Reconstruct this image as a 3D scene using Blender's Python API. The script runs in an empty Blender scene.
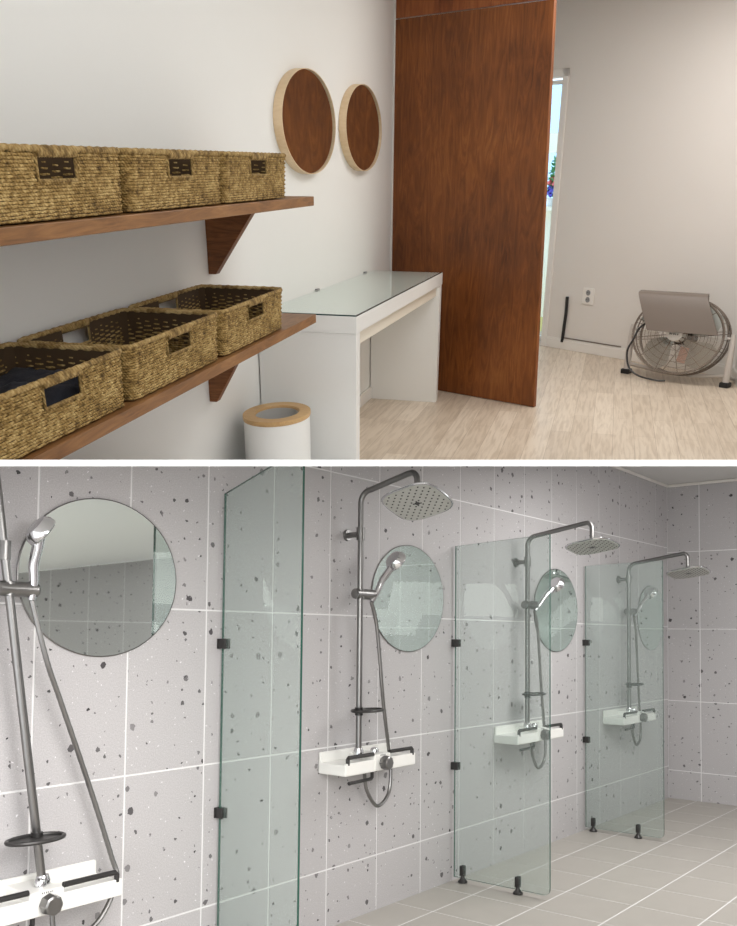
import bpy, bmesh, math, random
from mathutils import Vector, Matrix, noise
random.seed(7)
S = bpy.context.scene
COL = S.collection
PI = math.pi

# ------------------------------------------------------------------ places
# World axes = the dressing room: X right, Y away from the lens, Z up, floor z = 0.
CAM = Vector((0, 0, 1.34))
CR = Matrix(((0.96900172, 0.10758626, -0.22239798),
             (0.24698604, -0.40075298, 0.88226694),
             (0.00579315, -0.90984738, -0.41490263)))      # lens right / down / forward in room axes
SR = Matrix(((0.78542428, -0.02278852, -0.61853811),
             (0.61888082, 0.04466942, 0.78421373),
             (0.00975866, -0.99874187, 0.04918782)))       # the same three directions in shower room axes
I4 = Matrix.Identity(4)
M2 = Matrix.Translation(CAM) @ (CR @ SR.transposed()).to_4x4() @ Matrix.Translation((0, 0, -1.27))
SLOPE = .14111                                             # the slab between the rooms climbs this much per metre
UPV = (CR @ Vector((0, -1, -SLOPE))).normalized()          # its normal
WL = -1.4773      # left wall of the dressing room
WS = -2.5087      # shower wall of the shower room
FZ = .035         # shower room floor


# ------------------------------------------------------------------ materials
def new_mat(name):
    m = bpy.data.materials.new(name)
    m.use_nodes = True
    n = m.node_tree.nodes
    return m, n, m.node_tree.links, n['Principled BSDF']


def srgb(r, g, b):
    def f(c):
        c /= 255
        return c / 12.92 if c <= .04045 else ((c + .055) / 1.055) ** 2.4
    return (f(r), f(g), f(b), 1)


def plain(name, col, rough=.5, metal=0, spec=.5, bump=0, bscale=60, var=0, vscale=6):
    m, n, l, p = new_mat(name)
    p.inputs['Base Color'].default_value = col
    p.inputs['Roughness'].default_value = rough
    p.inputs['Metallic'].default_value = metal
    p.inputs['Specular IOR Level'].default_value = spec
    tc = n.new('ShaderNodeTexCoord')
    if var:
        nz = n.new('ShaderNodeTexNoise')
        nz.inputs['Scale'].default_value = vscale
        nz.inputs['Detail'].default_value = 4
        l.new(tc.outputs['Object'], nz.inputs['Vector'])
        mr = n.new('ShaderNodeMapRange')
        mr.inputs['To Min'].default_value = 1 - var
        mr.inputs['To Max'].default_value = 1 + var
        l.new(nz.outputs['Fac'], mr.inputs['Value'])
        hs = n.new('ShaderNodeHueSaturation')
        hs.inputs['Color'].default_value = col
        l.new(mr.outputs['Result'], hs.inputs['Value'])
        l.new(hs.outputs['Color'], p.inputs['Base Color'])
    if bump:
        nb = n.new('ShaderNodeTexNoise')
        nb.inputs['Scale'].default_value = bscale
        nb.inputs['Detail'].default_value = 3
        l.new(tc.outputs['Object'], nb.inputs['Vector'])
        b = n.new('ShaderNodeBump')
        b.inputs['Strength'].default_value = bump
        b.inputs['Distance'].default_value = .004
        l.new(nb.outputs['Fac'], b.inputs['Height'])
        l.new(b.outputs['Normal'], p.inputs['Normal'])
    return m


def wood(name, stops, axis, stretch=9, scale=5, rough=.45, rings=3.0, warp=2.5, spec=.4):
    """streaky grain running along one axis (0, 1, 2)"""
    m, n, l, p = new_mat(name)
    tc = n.new('ShaderNodeTexCoord')
    mp = n.new('ShaderNodeMapping')
    sc = [stretch] * 3
    sc[axis] = 1
    mp.inputs['Scale'].default_value = sc
    l.new(tc.outputs['Object'], mp.inputs['Vector'])
    a = n.new('ShaderNodeTexNoise')
    a.inputs['Scale'].default_value = scale
    a.inputs['Detail'].default_value = 8
    a.inputs['Roughness'].default_value = .62
    a.inputs['Distortion'].default_value = warp
    l.new(mp.outputs['Vector'], a.inputs['Vector'])
    b = n.new('ShaderNodeTexNoise')
    b.inputs['Scale'].default_value = rings
    b.inputs['Detail'].default_value = 3
    l.new(tc.outputs['Object'], b.inputs['Vector'])
    mx = n.new('ShaderNodeMath')
    mx.operation = 'MULTIPLY_ADD'
    mx.inputs[1].default_value = .45
    l.new(b.outputs['Fac'], mx.inputs[0])
    sb = n.new('ShaderNodeMath')
    sb.operation = 'MULTIPLY'
    sb.inputs[1].default_value = .55
    l.new(a.outputs['Fac'], sb.inputs[0])
    l.new(sb.outputs[0], mx.inputs[2])
    cr = n.new('ShaderNodeValToRGB')
    e = cr.color_ramp.elements
    e[0].position, e[0].color = stops[0]
    e[1].position, e[1].color = stops[-1]
    for s in stops[1:-1]:
        x = e.new(s[0])
        x.color = s[1]
    l.new(mx.outputs[0], cr.inputs['Fac'])
    l.new(cr.outputs['Color'], p.inputs['Base Color'])
    p.inputs['Roughness'].default_value = rough
    p.inputs['Specular IOR Level'].default_value = spec
    bp = n.new('ShaderNodeBump')
    bp.inputs['Strength'].default_value = .12
    bp.inputs['Distance'].default_value = .002
    l.new(a.outputs['Fac'], bp.inputs['Height'])
    l.new(bp.outputs['Normal'], p.inputs['Normal'])
    return m


def laminate():
    m, n, l, p = new_mat('laminate_planks')
    tc = n.new('ShaderNodeTexCoord')
    sp = n.new('ShaderNodeSeparateXYZ')
    l.new(tc.outputs['Object'], sp.inputs[0])
    cb = n.new('ShaderNodeCombineXYZ')
    l.new(sp.outputs['Y'], cb.inputs['X'])
    l.new(sp.outputs['X'], cb.inputs['Y'])
    br = n.new('ShaderNodeTexBrick')
    br.offset = .37
    br.inputs['Scale'].default_value = 1
    br.inputs['Brick Width'].default_value = 1.15
    br.inputs['Row Height'].default_value = .118
    br.inputs['Mortar Size'].default_value = .0016
    br.inputs['Mortar Smooth'].default_value = .3
    br.inputs['Color1'].default_value = srgb(222, 208, 190)
    br.inputs['Color2'].default_value = srgb(204, 188, 169)
    br.inputs['Mortar'].default_value = srgb(182, 165, 146)
    l.new(cb.outputs[0], br.inputs['Vector'])
    mp = n.new('ShaderNodeMapping')
    mp.inputs['Scale'].default_value = (20, 1.5, 1)
    l.new(tc.outputs['Object'], mp.inputs['Vector'])
    nz = n.new('ShaderNodeTexNoise')
    nz.inputs['Scale'].default_value = 2.6
    nz.inputs['Detail'].default_value = 6
    nz.inputs['Distortion'].default_value = .7
    l.new(mp.outputs[0], nz.inputs['Vector'])
    cr = n.new('ShaderNodeValToRGB')
    e = cr.color_ramp.elements
    e[0].position, e[0].color = .34, (.78, .74, .70, 1)
    e[1].position, e[1].color = .58, (1.03, 1.03, 1.03, 1)
    l.new(nz.outputs['Fac'], cr.inputs['Fac'])
    mx = n.new('ShaderNodeMix')
    mx.data_type = 'RGBA'
    mx.blend_type = 'MULTIPLY'
    mx.inputs['Factor'].default_value = .8
    l.new(br.outputs['Color'], mx.inputs['A'])
    l.new(cr.outputs['Color'], mx.inputs['B'])
    l.new(mx.outputs['Result'], p.inputs['Base Color'])
    p.inputs['Roughness'].default_value = .38
    p.inputs['Specular IOR Level'].default_value = .4
    return m


def terrazzo():
    m, n, l, p = new_mat('terrazzo_tile')
    tc = n.new('ShaderNodeTexCoord')
    sp = n.new('ShaderNodeSeparateXYZ')
    l.new(tc.outputs['Object'], sp.inputs[0])
    ad = n.new('ShaderNodeMath')
    ad.operation = 'ADD'
    l.new(sp.outputs['X'], ad.inputs[0])
    l.new(sp.outputs['Y'], ad.inputs[1])
    cb = n.new('ShaderNodeCombineXYZ')
    l.new(ad.outputs[0], cb.inputs['X'])
    l.new(sp.outputs['Z'], cb.inputs['Y'])
    nz = n.new('ShaderNodeTexNoise')
    nz.inputs['Scale'].default_value = 70
    nz.inputs['Detail'].default_value = 1
    l.new(cb.outputs[0], nz.inputs['Vector'])
    vm = n.new('ShaderNodeVectorMath')
    vm.operation = 'MULTIPLY_ADD'
    vm.inputs[1].default_value = (.016, .016, 0)
    l.new(nz.outputs['Color'], vm.inputs[0])
    l.new(cb.outputs[0], vm.inputs[2])

    def chips(scale, keep, rmin, rmax, off):
        mo = n.new('ShaderNodeVectorMath')
        mo.operation = 'ADD'
        mo.inputs[1].default_value = (off, off * .7, 0)
        l.new(vm.outputs[0], mo.inputs[0])
        v = n.new('ShaderNodeTexVoronoi')
        v.voronoi_dimensions = '2D'
        v.inputs['Scale'].default_value = scale
        l.new(mo.outputs[0], v.inputs['Vector'])
        s2 = n.new('ShaderNodeSeparateColor')
        l.new(v.outputs['Color'], s2.inputs[0])
        mr = n.new('ShaderNodeMapRange')      # a radius for each cell, negative where the cell has no chip
        mr.inputs['From Min'].default_value = 1 - keep
        mr.inputs['From Max'].default_value = 1
        mr.inputs['To Min'].default_value = rmin * scale
        mr.inputs['To Max'].default_value = rmax * scale
        mr.clamp = False
        l.new(s2.outputs[0], mr.inputs['Value'])
        gt = n.new('ShaderNodeMath')
        gt.operation = 'GREATER_THAN'
        gt.inputs[1].default_value = 1 - keep
        l.new(s2.outputs[0], gt.inputs[0])
        lt = n.new('ShaderNodeMath')
        lt.operation = 'LESS_THAN'
        l.new(v.outputs['Distance'], lt.inputs[0])
        l.new(mr.outputs[0], lt.inputs[1])
        mu = n.new('ShaderNodeMath')
        mu.operation = 'MULTIPLY'
        l.new(gt.outputs[0], mu.inputs[0])
        l.new(lt.outputs[0], mu.inputs[1])
        mul = n.new('ShaderNodeMapRange')
        mul.inputs['To Min'].default_value = .5
        mul.inputs['To Max'].default_value = 1
        l.new(s2.outputs[1], mul.inputs['Value'])
        fin = n.new('ShaderNodeMath')
        fin.operation = 'MULTIPLY'
        l.new(mu.outputs[0], fin.inputs[0])
        l.new(mul.outputs[0], fin.inputs[1])
        return fin
    base = n.new('ShaderNodeTexNoise')
    base.inputs['Scale'].default_value = 240
    base.inputs['Detail'].default_value = 3
    l.new(cb.outputs[0], base.inputs['Vector'])
    cr = n.new('ShaderNodeValToRGB')
    e = cr.color_ramp.elements
    e[0].position, e[0].color = .3, srgb(174, 171, 172)
    e[1].position, e[1].color = .75, srgb(197, 194, 195)
    l.new(base.outputs['Fac'], cr.inputs['Fac'])
    last = cr.outputs['Color']
    for sc, kp, r0, r1, off, col in ((8.5, .40, .005, .0125, 0, srgb(66, 62, 64)), (15, .30, .003, .0065, 3.1, srgb(50, 48, 50)),
                                     (24, .14, .002, .004, 7.7, srgb(76, 72, 74)), (55, .12, .001, .0026, 5.3, srgb(232, 230, 232))):
        c = chips(sc, kp, r0, r1, off)
        mx = n.new('ShaderNodeMix')
        mx.data_type = 'RGBA'
        l.new(c.outputs[0], mx.inputs['Factor'])
        l.new(last, mx.inputs['A'])
        mx.inputs['B'].default_value = col
        last = mx.outputs['Result']
    l.new(last, p.inputs['Base Color'])
    p.inputs['Roughness'].default_value = .42
    p.inputs['Specular IOR Level'].default_value = .35
    return m


def clear_glass(name, tint, milky, milk_col, rough=.0):
    m, n, l, p = new_mat(name)
    n.remove(p)
    o = n['Material Output']
    t = n.new('ShaderNodeBsdfTransparent')
    t.inputs[0].default_value = tint
    d = n.new('ShaderNodeBsdfDiffuse')
    d.inputs[0].default_value = milk_col
    g = n.new('ShaderNodeBsdfGlossy')
    g.inputs['Roughness'].default_value = rough
    g.inputs['Color'].default_value = (1, 1, 1, 1)
    a = n.new('ShaderNodeMixShader')
    a.inputs[0].default_value = milky
    l.new(t.outputs[0], a.inputs[1])
    l.new(d.outputs[0], a.inputs[2])
    f = n.new('ShaderNodeFresnel')
    f.inputs[0].default_value = 1.25
    gm = n.new('ShaderNodeNewGeometry')
    fm = n.new('ShaderNodeMath')          # mirror-like only on the outer side of each face
    fm.operation = 'MULTIPLY_ADD'
    fm.inputs[1].default_value = -1
    fm.inputs[2].default_value = 1
    l.new(gm.outputs['Backfacing'], fm.inputs[0])
    f2 = n.new('ShaderNodeMath')
    f2.operation = 'MULTIPLY'
    l.new(f.outputs[0], f2.inputs[0])
    l.new(fm.outputs[0], f2.inputs[1])
    b = n.new('ShaderNodeMixShader')
    l.new(f2.outputs[0], b.inputs[0])
    l.new(a.outputs[0], b.inputs[1])
    l.new(g.outputs[0], b.inputs[2])
    l.new(b.outputs[0], o.inputs['Surface'])
    return m


def seagrass(name, dark, mid, light):
    m, n, l, p = new_mat(name)
    tc = n.new('ShaderNodeTexCoord')
    nz = n.new('ShaderNodeTexNoise')
    nz.inputs['Scale'].default_value = 75
    nz.inputs['Detail'].default_value = 4
    l.new(tc.outputs['Object'], nz.inputs['Vector'])
    n2 = n.new('ShaderNodeTexNoise')
    n2.inputs['Scale'].default_value = 16
    l.new(tc.outputs['Object'], n2.inputs['Vector'])
    ma = n.new('ShaderNodeMath')
    ma.operation = 'MULTIPLY_ADD'
    ma.inputs[1].default_value = .4
    l.new(n2.outputs['Fac'], ma.inputs[0])
    mb = n.new('ShaderNodeMath')
    mb.operation = 'MULTIPLY'
    mb.inputs[1].default_value = .6
    l.new(nz.outputs['Fac'], mb.inputs[0])
    l.new(mb.outputs[0], ma.inputs[2])
    cr = n.new('ShaderNodeValToRGB')
    e = cr.color_ramp.elements
    e[0].position, e[0].color = .33, dark
    e[1].position, e[1].color = .66, light
    x = e.new(.48)
    x.color = mid
    l.new(ma.outputs[0], cr.inputs['Fac'])
    l.new(cr.outputs['Color'], p.inputs['Base Color'])
    p.inputs['Roughness'].default_value = .75
    p.inputs['Specular IOR Level'].default_value = .2
    w = n.new('ShaderNodeTexWave')
    w.bands_direction = 'DIAGONAL'
    w.inputs['Scale'].default_value = 60
    w.inputs['Distortion'].default_value = 2
    l.new(tc.outputs['Object'], w.inputs['Vector'])
    b = n.new('ShaderNodeBump')
    b.inputs['Strength'].default_value = .5
    b.inputs['Distance'].default_value = .003
    l.new(w.outputs['Fac'], b.inputs['Height'])
    l.new(b.outputs['Normal'], p.inputs['Normal'])
    return m


MT = dict(
    wall=plain('white_wall_paint', srgb(236, 235, 231), .75, bump=.06, bscale=90, var=.01, vscale=3),
    wall_warm=plain('warm_white_wall_paint', srgb(224, 219, 213), .75, bump=.06, bscale=90, var=.01, vscale=3),
    trim=plain('white_trim_paint', srgb(233, 229, 223), .4),
    white=plain('white_lacquer', srgb(236, 235, 231), .32, var=.01),
    cream=plain('cream_lacquer', srgb(232, 224, 208), .4),
    ceil=plain('ceiling_paint', srgb(218, 216, 213), .8),
    slab=plain('white_slab_edge', (.97, .97, .97, 1), .6),
    board=wood('red_brown_stained_plywood', [(.26, srgb(68, 34, 13)), (.42, srgb(104, 57, 24)), (.55, srgb(131, 75, 34)), (.72, srgb(160, 100, 50))], 2, 7, 2.3, .38, 1.7, 3.2),
    board_top=wood('lighter_stained_plywood', [(.28, srgb(84, 42, 18)), (.45, srgb(128, 68, 32)), (.7, srgb(168, 102, 54))], 2, 6, 2.6, .4, 4),
    shelf=wood('walnut_brown_shelf_wood', [(.27, srgb(68, 42, 22)), (.43, srgb(114, 76, 42)), (.58, srgb(142, 99, 58)), (.75, srgb(168, 122, 76))], 1, 10, 3.2, .45, 3),
    bracket=wood('walnut_brown_bracket_wood', [(.27, srgb(66, 37, 18)), (.45, srgb(116, 70, 36)), (.75, srgb(166, 110, 64))], 0, 8, 5, .5, 4),
    ring=wood('pale_bamboo', [(.3, srgb(176, 136, 84)), (.7, srgb(216, 180, 128))], 0, 9, 9, .45, 6),
    hoop=wood('pale_birch_hoop', [(.3, srgb(206, 176, 136)), (.7, srgb(232, 208, 174))], 0, 4, 6, .5, 5),
    laminate=laminate(), terrazzo=terrazzo(),
    grout=plain('pale_grout', srgb(226, 225, 225), .8),
    ftile=plain('grey_beige_floor_tile', srgb(172, 167, 160), .4, var=.05, vscale=9),
    mirror=plain('mirror_silver', (.86, .88, .87, 1), .02, 1),
    mirror_green=plain('greenish_mirror_silver', (.80, .87, .84, 1), .02, 1),
    chrome=plain('chrome', (.62, .62, .63, 1), .12, 1),
    chrome_dull=plain('dull_scaled_chrome', (.23, .225, .22, 1), .3, 1, bump=.12, bscale=260),
    hose=plain('metal_hose', (.24, .235, .23, 1), .35, 1),
    dark=plain('dark_metal', (.045, .043, .042, 1), .35, .5),
    black=plain('black_rubber', (.012, .012, .012, 1), .6),
    grey_plastic=plain('grey_plastic', srgb(140, 140, 140), .35),
    light_plastic=plain('light_grey_plastic', srgb(190, 188, 184), .4),
    nozzle_face=plain('pale_grey_nozzle_face', srgb(186, 186, 180), .3, .3),
    pane=clear_glass('green_tinted_glass', (.925, .955, .945, 1), .12, srgb(178, 190, 185)),
    edge=plain('dark_green_glass_edge', srgb(38, 84, 72), .12, spec=.8),
    tabletop_glass=clear_glass('clear_table_glass', (.93, .96, .95, 1), .0, (1, 1, 1, 1)),
    window_glass=clear_glass('window_glass', (.70, .80, .88, 1), .0, (1, 1, 1, 1)),
    glass_rim=plain('dark_glass_rim', srgb(60, 78, 76), .15),
    weave=seagrass('seagrass_weave', srgb(84, 62, 32), srgb(150, 121, 70), srgb(202, 174, 118)),
    weave_rim=seagrass('seagrass_rim', srgb(92, 70, 38), srgb(152, 124, 76), srgb(196, 170, 118)),
    inner=plain('basket_shade_backing', srgb(66, 48, 26), .9),
    navy=plain('navy_cloth', srgb(22, 24, 34), .85, bump=.3, bscale=140),
    cord=plain('pale_drawstring', srgb(186, 170, 140), .8),
    fanwire=plain('fan_wire', srgb(126, 114, 104), .35, .6),
    fanblade=plain('grey_fan_blade', srgb(186, 188, 182), .35, .3),
    fanpink=plain('pinkish_sticker', srgb(206, 152, 132), .6),
    fanleg=plain('white_fan_stand', srgb(204, 197, 190), .35),
    mat=plain('taupe_vinyl', srgb(118, 107, 98), .5, bump=.1, bscale=200),
    bag=clear_glass('plastic_film', (.90, .89, .87, 1), .30, srgb(196, 186, 176), .12),
    soil=plain('pale_balcony_floor', srgb(206, 192, 120), .8),
    balcony=plain('cream_balcony_paint', srgb(240, 232, 214), .8),
    leaf=plain('flower_leaf', srgb(70, 140, 70), .6),
    pink=plain('pink_petals', srgb(232, 110, 110), .6),
    violet=plain('violet_petals', srgb(90, 80, 190), .6),
    pot=plain('white_pot', srgb(230, 228, 224), .5),
    text=plain('grey_lettering', srgb(120, 120, 120), .6),
)


# ------------------------------------------------------------------ mesh helper
class MB:
    def __init__(s):
        s.bm = bmesh.new()
        s.mi = 0

    def _set(s, faces):
        for f in faces:
            f.material_index = s.mi
        return faces

    def box(s, lo, hi, bev=0, seg=2, M=None):
        r = bmesh.ops.create_cube(s.bm, size=1)
        vs = r['verts']
        lo, hi = Vector(lo), Vector(hi)
        for v in vs:
            v.co = Vector((lo[i] + (v.co[i] + .5) * (hi[i] - lo[i]) for i in range(3)))
        fs = set(f for v in vs for f in v.link_faces)
        if bev:
            es = list(set(e for v in vs for e in v.link_edges))
            rb = bmesh.ops.bevel(s.bm, geom=es, offset=bev, segments=seg, affect='EDGES', profile=.5)
            fs = set(f for f in fs if f.is_valid) | set(rb['faces'])
            vs = list(set(v for f in fs for v in f.verts))
        if M:
            for v in vs:
                v.co = M @ v.co
        s._set(fs)
        return vs

    def ring_loft(s, rings, closed=True, cap0=True, cap1=True, loop=False):
        vr = [[s.bm.verts.new(p) for p in r] for r in rings]
        n = len(vr[0])
        fs = []
        pairs = list(zip(vr, vr[1:])) + ([(vr[-1], vr[0])] if loop else [])
        for a, b in pairs:
            for i in range(n if closed else n - 1):
                j = (i + 1) % n
                fs.append(s.bm.faces.new((a[i], a[j], b[j], b[i])))
        if not loop:
            if cap0:
                fs.append(s.bm.faces.new(list(reversed(vr[0]))))
            if cap1:
                fs.append(s.bm.faces.new(vr[-1]))
        return s._set(fs)

    def tube(s, pts, r, seg=10, loop=False, flat=1.0, caps=True):
        """pts list of points, r radius or list of radii"""
        P = [Vector(p) for p in pts]
        n = len(P)
        R = r if isinstance(r, (list, tuple)) else [r] * n
        T = []
        for i in range(n):
            if loop:
                t = P[(i + 1) % n] - P[i - 1]
            else:
                t = P[min(i + 1, n - 1)] - P[max(i - 1, 0)]
            T.append(t.normalized() if t.length > 1e-9 else Vector((0, 0, 1)))
        up = Vector((0, 0, 1)) if abs(T[0].z) < .9 else Vector((1, 0, 0))
        u = (up - T[0] * up.dot(T[0])).normalized()
        rings = []
        for i in range(n):
            u = (u - T[i] * u.dot(T[i])).normalized()
            w = T[i].cross(u)
            rings.append([P[i] + (u * math.cos(2 * PI * k / seg) + w * math.sin(2 * PI * k / seg) * flat) * R[i] for k in range(seg)])
        return s.ring_loft(rings, True, caps, caps, loop)

    def cyl(s, p0, p1, r0, r1=None, seg=20):
        return s.tube([p0, p1], [r0, r0 if r1 is None else r1], seg)

    def lathe(s, prof, c=(0, 0, 0), axis='Z', seg=40, sx=1, sy=1, closed=False):
        """prof list of (radius, height)"""
        c = Vector(c)
        rings = []
        for r, h in prof:
            ring = []
            for k in range(seg):
                a = 2 * PI * k / seg
                x, y = r * math.cos(a) * sx, r * math.sin(a) * sy
                ring.append(c + (Vector((x, y, h)) if axis == 'Z' else Vector((h, x, y)) if axis == 'X' else Vector((y, h, x))))
            rings.append(ring)
        return s.ring_loft(rings, True, not closed, not closed, closed)

    def prism(s, poly, vec):
        vec = Vector(vec)
        P = [Vector(p) for p in poly]
        return s.ring_loft([P, [p + vec for p in P]])

    def quad(s, *p):
        f = s.bm.faces.new([s.bm.verts.new(x) for x in p])
        return s._set([f])

    def build(s, name, mats, parent=None, M=None, smooth=False, angle=35, cut=None):
        bm = s.bm
        bmesh.ops.recalc_face_normals(bm, faces=bm.faces[:])
        if cut:      # trim against the slab between the rooms: ('above'|'below', matrix to world)
            side, W = cut
            nrm = UPV if side == 'above' else -UPV
            co = CAM + nrm * .0040
            Wi = W.inverted()
            lco = Wi @ co
            lno = (Wi.to_3x3() @ nrm).normalized()
            g = bm.verts[:] + bm.edges[:] + bm.faces[:]
            r = bmesh.ops.bisect_plane(bm, geom=g, plane_co=lco, plane_no=lno, clear_inner=True)
            ce = [e for e in r['geom_cut'] if isinstance(e, bmesh.types.BMEdge) and e.is_valid and e.is_boundary]
            if ce:
                try:
                    bmesh.ops.holes_fill(bm, edges=ce)
                except Exception:
                    pass
        me = bpy.data.meshes.new(name)
        bm.to_mesh(me)
        bm.free()
        if not isinstance(mats, (list, tuple)):
            mats = [mats]
        for m in mats:
            me.materials.append(m)
        if smooth:
            me.polygons.foreach_set('use_smooth', [True] * len(me.polygons))
            me.set_sharp_from_angle(angle=math.radians(angle))
        o = bpy.data.objects.new(name, me)
        COL.objects.link(o)
        if parent:
            o.parent = parent
        elif M:
            o.matrix_world = M
        return o


def tag(o, label, cat, group=None):
    o['label'] = label
    o['category'] = cat
    if group:
        o['group'] = group
    return o


def thing(name, label, cat, M, group=None):
    o = bpy.data.objects.new(name, None)
    o.empty_display_size = .05
    COL.objects.link(o)
    o.matrix_world = M
    return tag(o, label, cat, group)


def struct(o):
    o['kind'] = 'structure'
    return o


def T(x, y, z, rz=0):
    return Matrix.Translation((x, y, z)) @ Matrix.Rotation(rz, 4, 'Z')


def smooth_path(pts, n=8):
    """Catmull-Rom through the points"""
    P = [Vector(p) for p in pts]
    P = [P[0] * 2 - P[1]] + P + [P[-1] * 2 - P[-2]]
    out = []
    for i in range(1, len(P) - 2):
        a, b, c, d = P[i - 1:i + 3]
        for k in range(n):
            t = k / n
            out.append(.5 * ((2 * b) + (c - a) * t + (2 * a - 5 * b + 4 * c - d) * t * t + (3 * b - a - 3 * c + d) * t ** 3))
    out.append(P[-2])
    return out


# ================================================================== DRESSING ROOM
A_CUT = ('above', I4)
BK0 = Vector((-.4892, 8.3361, 0))                       # back wall line, turned away to the left
BKD = (Vector((.9818, 7.2791, 0)) - BK0).normalized()
BKN = Vector((BKD.y, -BKD.x, 0))                       # towards the room
XR = .9818


def bk(s, out, z):                                     # point on the back wall: metres from the door jamb corner, out into the room
    return BK0 + BKD * s + BKN * out + Vector((0, 0, z))


H1 = 2.62
b = MB()
b.quad((WL, -2.0, -.2), (WL, 9.2, -.2), (WL, 9.2, H1), (WL, -2.0, H1))
b.quad((WL - .1, -2.0, -.2), (WL - .1, 9.2, -.2), (WL - .1, 9.2, H1), (WL - .1, -2.0, H1))
struct(b.build('wall_left', MT['wall'], cut=A_CUT))

b = MB()                                               # back wall around the door opening
S0, S1 = -.03, -.90                                    # door opening, along the wall
WEND = (Vector((.9818, 7.2791, 0)) - BK0).length


def bkbox(b, s0, s1, o0, o1, z0, z1, bev=0):
    M = Matrix((( BKD.x, BKN.x, 0, BK0.x), (BKD.y, BKN.y, 0, BK0.y), (0, 0, 1, 0), (0, 0, 0, 1)))
    b.box((min(s0, s1), min(o0, o1), z0), (max(s0, s1), max(o0, o1), z1), bev, 2, M)


bkbox(b, S0, WEND + .12, -.12, 0, 0, H1)
bkbox(b, -1.30, S1, -.12, 0, 0, H1)
bkbox(b, S1, S0, -.12, 0, 2.10, H1)
struct(b.build('wall_back', MT['wall_warm']))

b = MB()
b.box((XR, .9, -.2), (XR + .1, 7.4, H1))
struct(b.build('wall_right', MT['wall_warm'], cut=A_CUT))
b = MB()
b.box((WL - .1, 2.2, -.03), (XR + .1, 9.2, 0))
struct(b.build('floor', MT['laminate'], cut=A_CUT))
b = MB()
b.box((WL - .1, -1.2, H1), (XR + .1, 9.2, H1 + .06))
struct(b.build('ceiling', MT['ceil']))

b = MB()
bkbox(b, S0 + .05, WEND, 0, .014, 0, .075, .003)
bkbox(b, S0 + .05, WEND, 0, .009, .075, .09, .002)
struct(b.build('baseboard_back', MT['trim']))
b = MB()
b.box((WL, 2.2, 0), (WL + .014, 6.4, .08), .003)
struct(b.build('baseboard_left', MT['trim'], cut=A_CUT))
b = MB()
b.box((XR - .014, 5.2, 0), (XR, 7.27, .08), .003)
struct(b.build('baseboard_right', MT['trim']))

# door with its frame, a glazed leaf and the daylight behind it
b = MB()
bkbox(b, S0 - .012, S0 + .045, -.1, .014, 0, 2.15, .003)
bkbox(b, S1 - .045, S1 + .012, -.1, .014, 0, 2.15, .003)
bkbox(b, S1 - .045, S0 + .045, -.1, .014, 2.095, 2.15, .003)
bkbox(b, S1, S0, -.1, .006, 0, .035, .003)
d1 = struct(b.build('door_1', MT['trim']))
b = MB()
bkbox(b, S0 - .045, S0 - .014, -.075, -.035, .04, 2.08, .003)
bkbox(b, S1 + .014, S1 + .09, -.075, -.035, .04, 2.08, .003)
bkbox(b, S1 + .09, S0 - .045, -.075, -.035, 2.05, 2.08, .003)
bkbox(b, S1 + .09, S0 - .045, -.075, -.035, .04, .075, .003)
b.build('door_leaf', MT['white'], d1)
b = MB()
bkbox(b, S1 + .09, S0 - .045, -.058, -.052, .075, 2.05)
b.build('pane', MT['window_glass'], d1)

# the balcony beyond the door
b = MB()
bkbox(b, -2.6, 1.2, -1.7, -.125, -.06, -.01)
struct(b.build('floor', MT['soil']))
b = MB()
bkbox(b, -2.6, 1.2, -1.62, -1.5, -.06, 1.10)
bkbox(b, -2.6, 1.2, -1.5, -1.35, 1.06, 1.10)
bkbox(b, -2.6, 1.2, -1.62, -1.5, 1.60, 1.78)
bkbox(b, -2.6, 1.2, -1.62, -1.5, 2.34, 2.7)
struct(b.build('wall_balcony', MT['balcony']))
b = MB()
bkbox(b, -2.8, 1.4, -1.0, -.125, 2.7, 2.76)  # unseen roof added to shade the balcony
struct(b.build('ceiling', MT['balcony']))
b = MB()
bkbox(b, -2.6, 1.2, -1.612, -1.604, 1.10, 1.60)
bkbox(b, -2.6, 1.2, -1.612, -1.604, 1.78, 2.34)
struct(b.build('window_1', MT['window_glass']))
fb = thing('potted_flowers', 'pink and violet potted flowers seen through the door gap on the balcony wall', 'potted plant', T(*bk(-1.24, -1.425, 1.1005)))
b = MB()
b.lathe([(.035, 0), (.05, .08), (.046, .08), (.042, .02)], seg=20)
b.build('pot', MT['pot'], fb, smooth=True)
b = MB()
for k in range(90):
    h = random.random()
    r = (1 - h) * .055 * random.random() ** .5
    a = random.random() * 2 * PI
    c = Vector((r * math.cos(a), r * math.sin(a), .08 + h * .36))
    u = Vector((random.uniform(-1, 1), random.uniform(-1, 1), random.uniform(-.2, 1))).normalized()
    w = u.orthogonal().normalized()
    b.quad(c, c + u * .025 + w * .012, c + u * .055, c + u * .025 - w * .012)
b.build('foliage', MT['leaf'], fb)
for nm, mt, zs in (('pink_blossom', 'pink', (.12, .2)), ('violet_blossom', 'violet', (.02, .1))):
    b = MB()
    for k in range(16):
        a = random.random() * 2 * PI
        z = .08 + random.uniform(*zs)
        r = .045 * (1 - (z - .08) / .5)
        bmesh.ops.create_icosphere(b.bm, subdivisions=1, radius=.022, matrix=Matrix.Translation((r * math.cos(a), r * math.sin(a), z)))
    b.build(nm, MT[mt], fb)

# brown plywood partition
pt = thing('wooden_partition', 'tall red-brown stained plywood partition standing behind the white table', 'wooden partition', T(WL + .0125, 6.426, 0, -math.radians(26.35)))
PL = 1.205


def taper(vs):                      # the sheet runs slightly out of square
    for v in vs:
        v.co.x *= 1 - .030 * v.co.z


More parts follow.
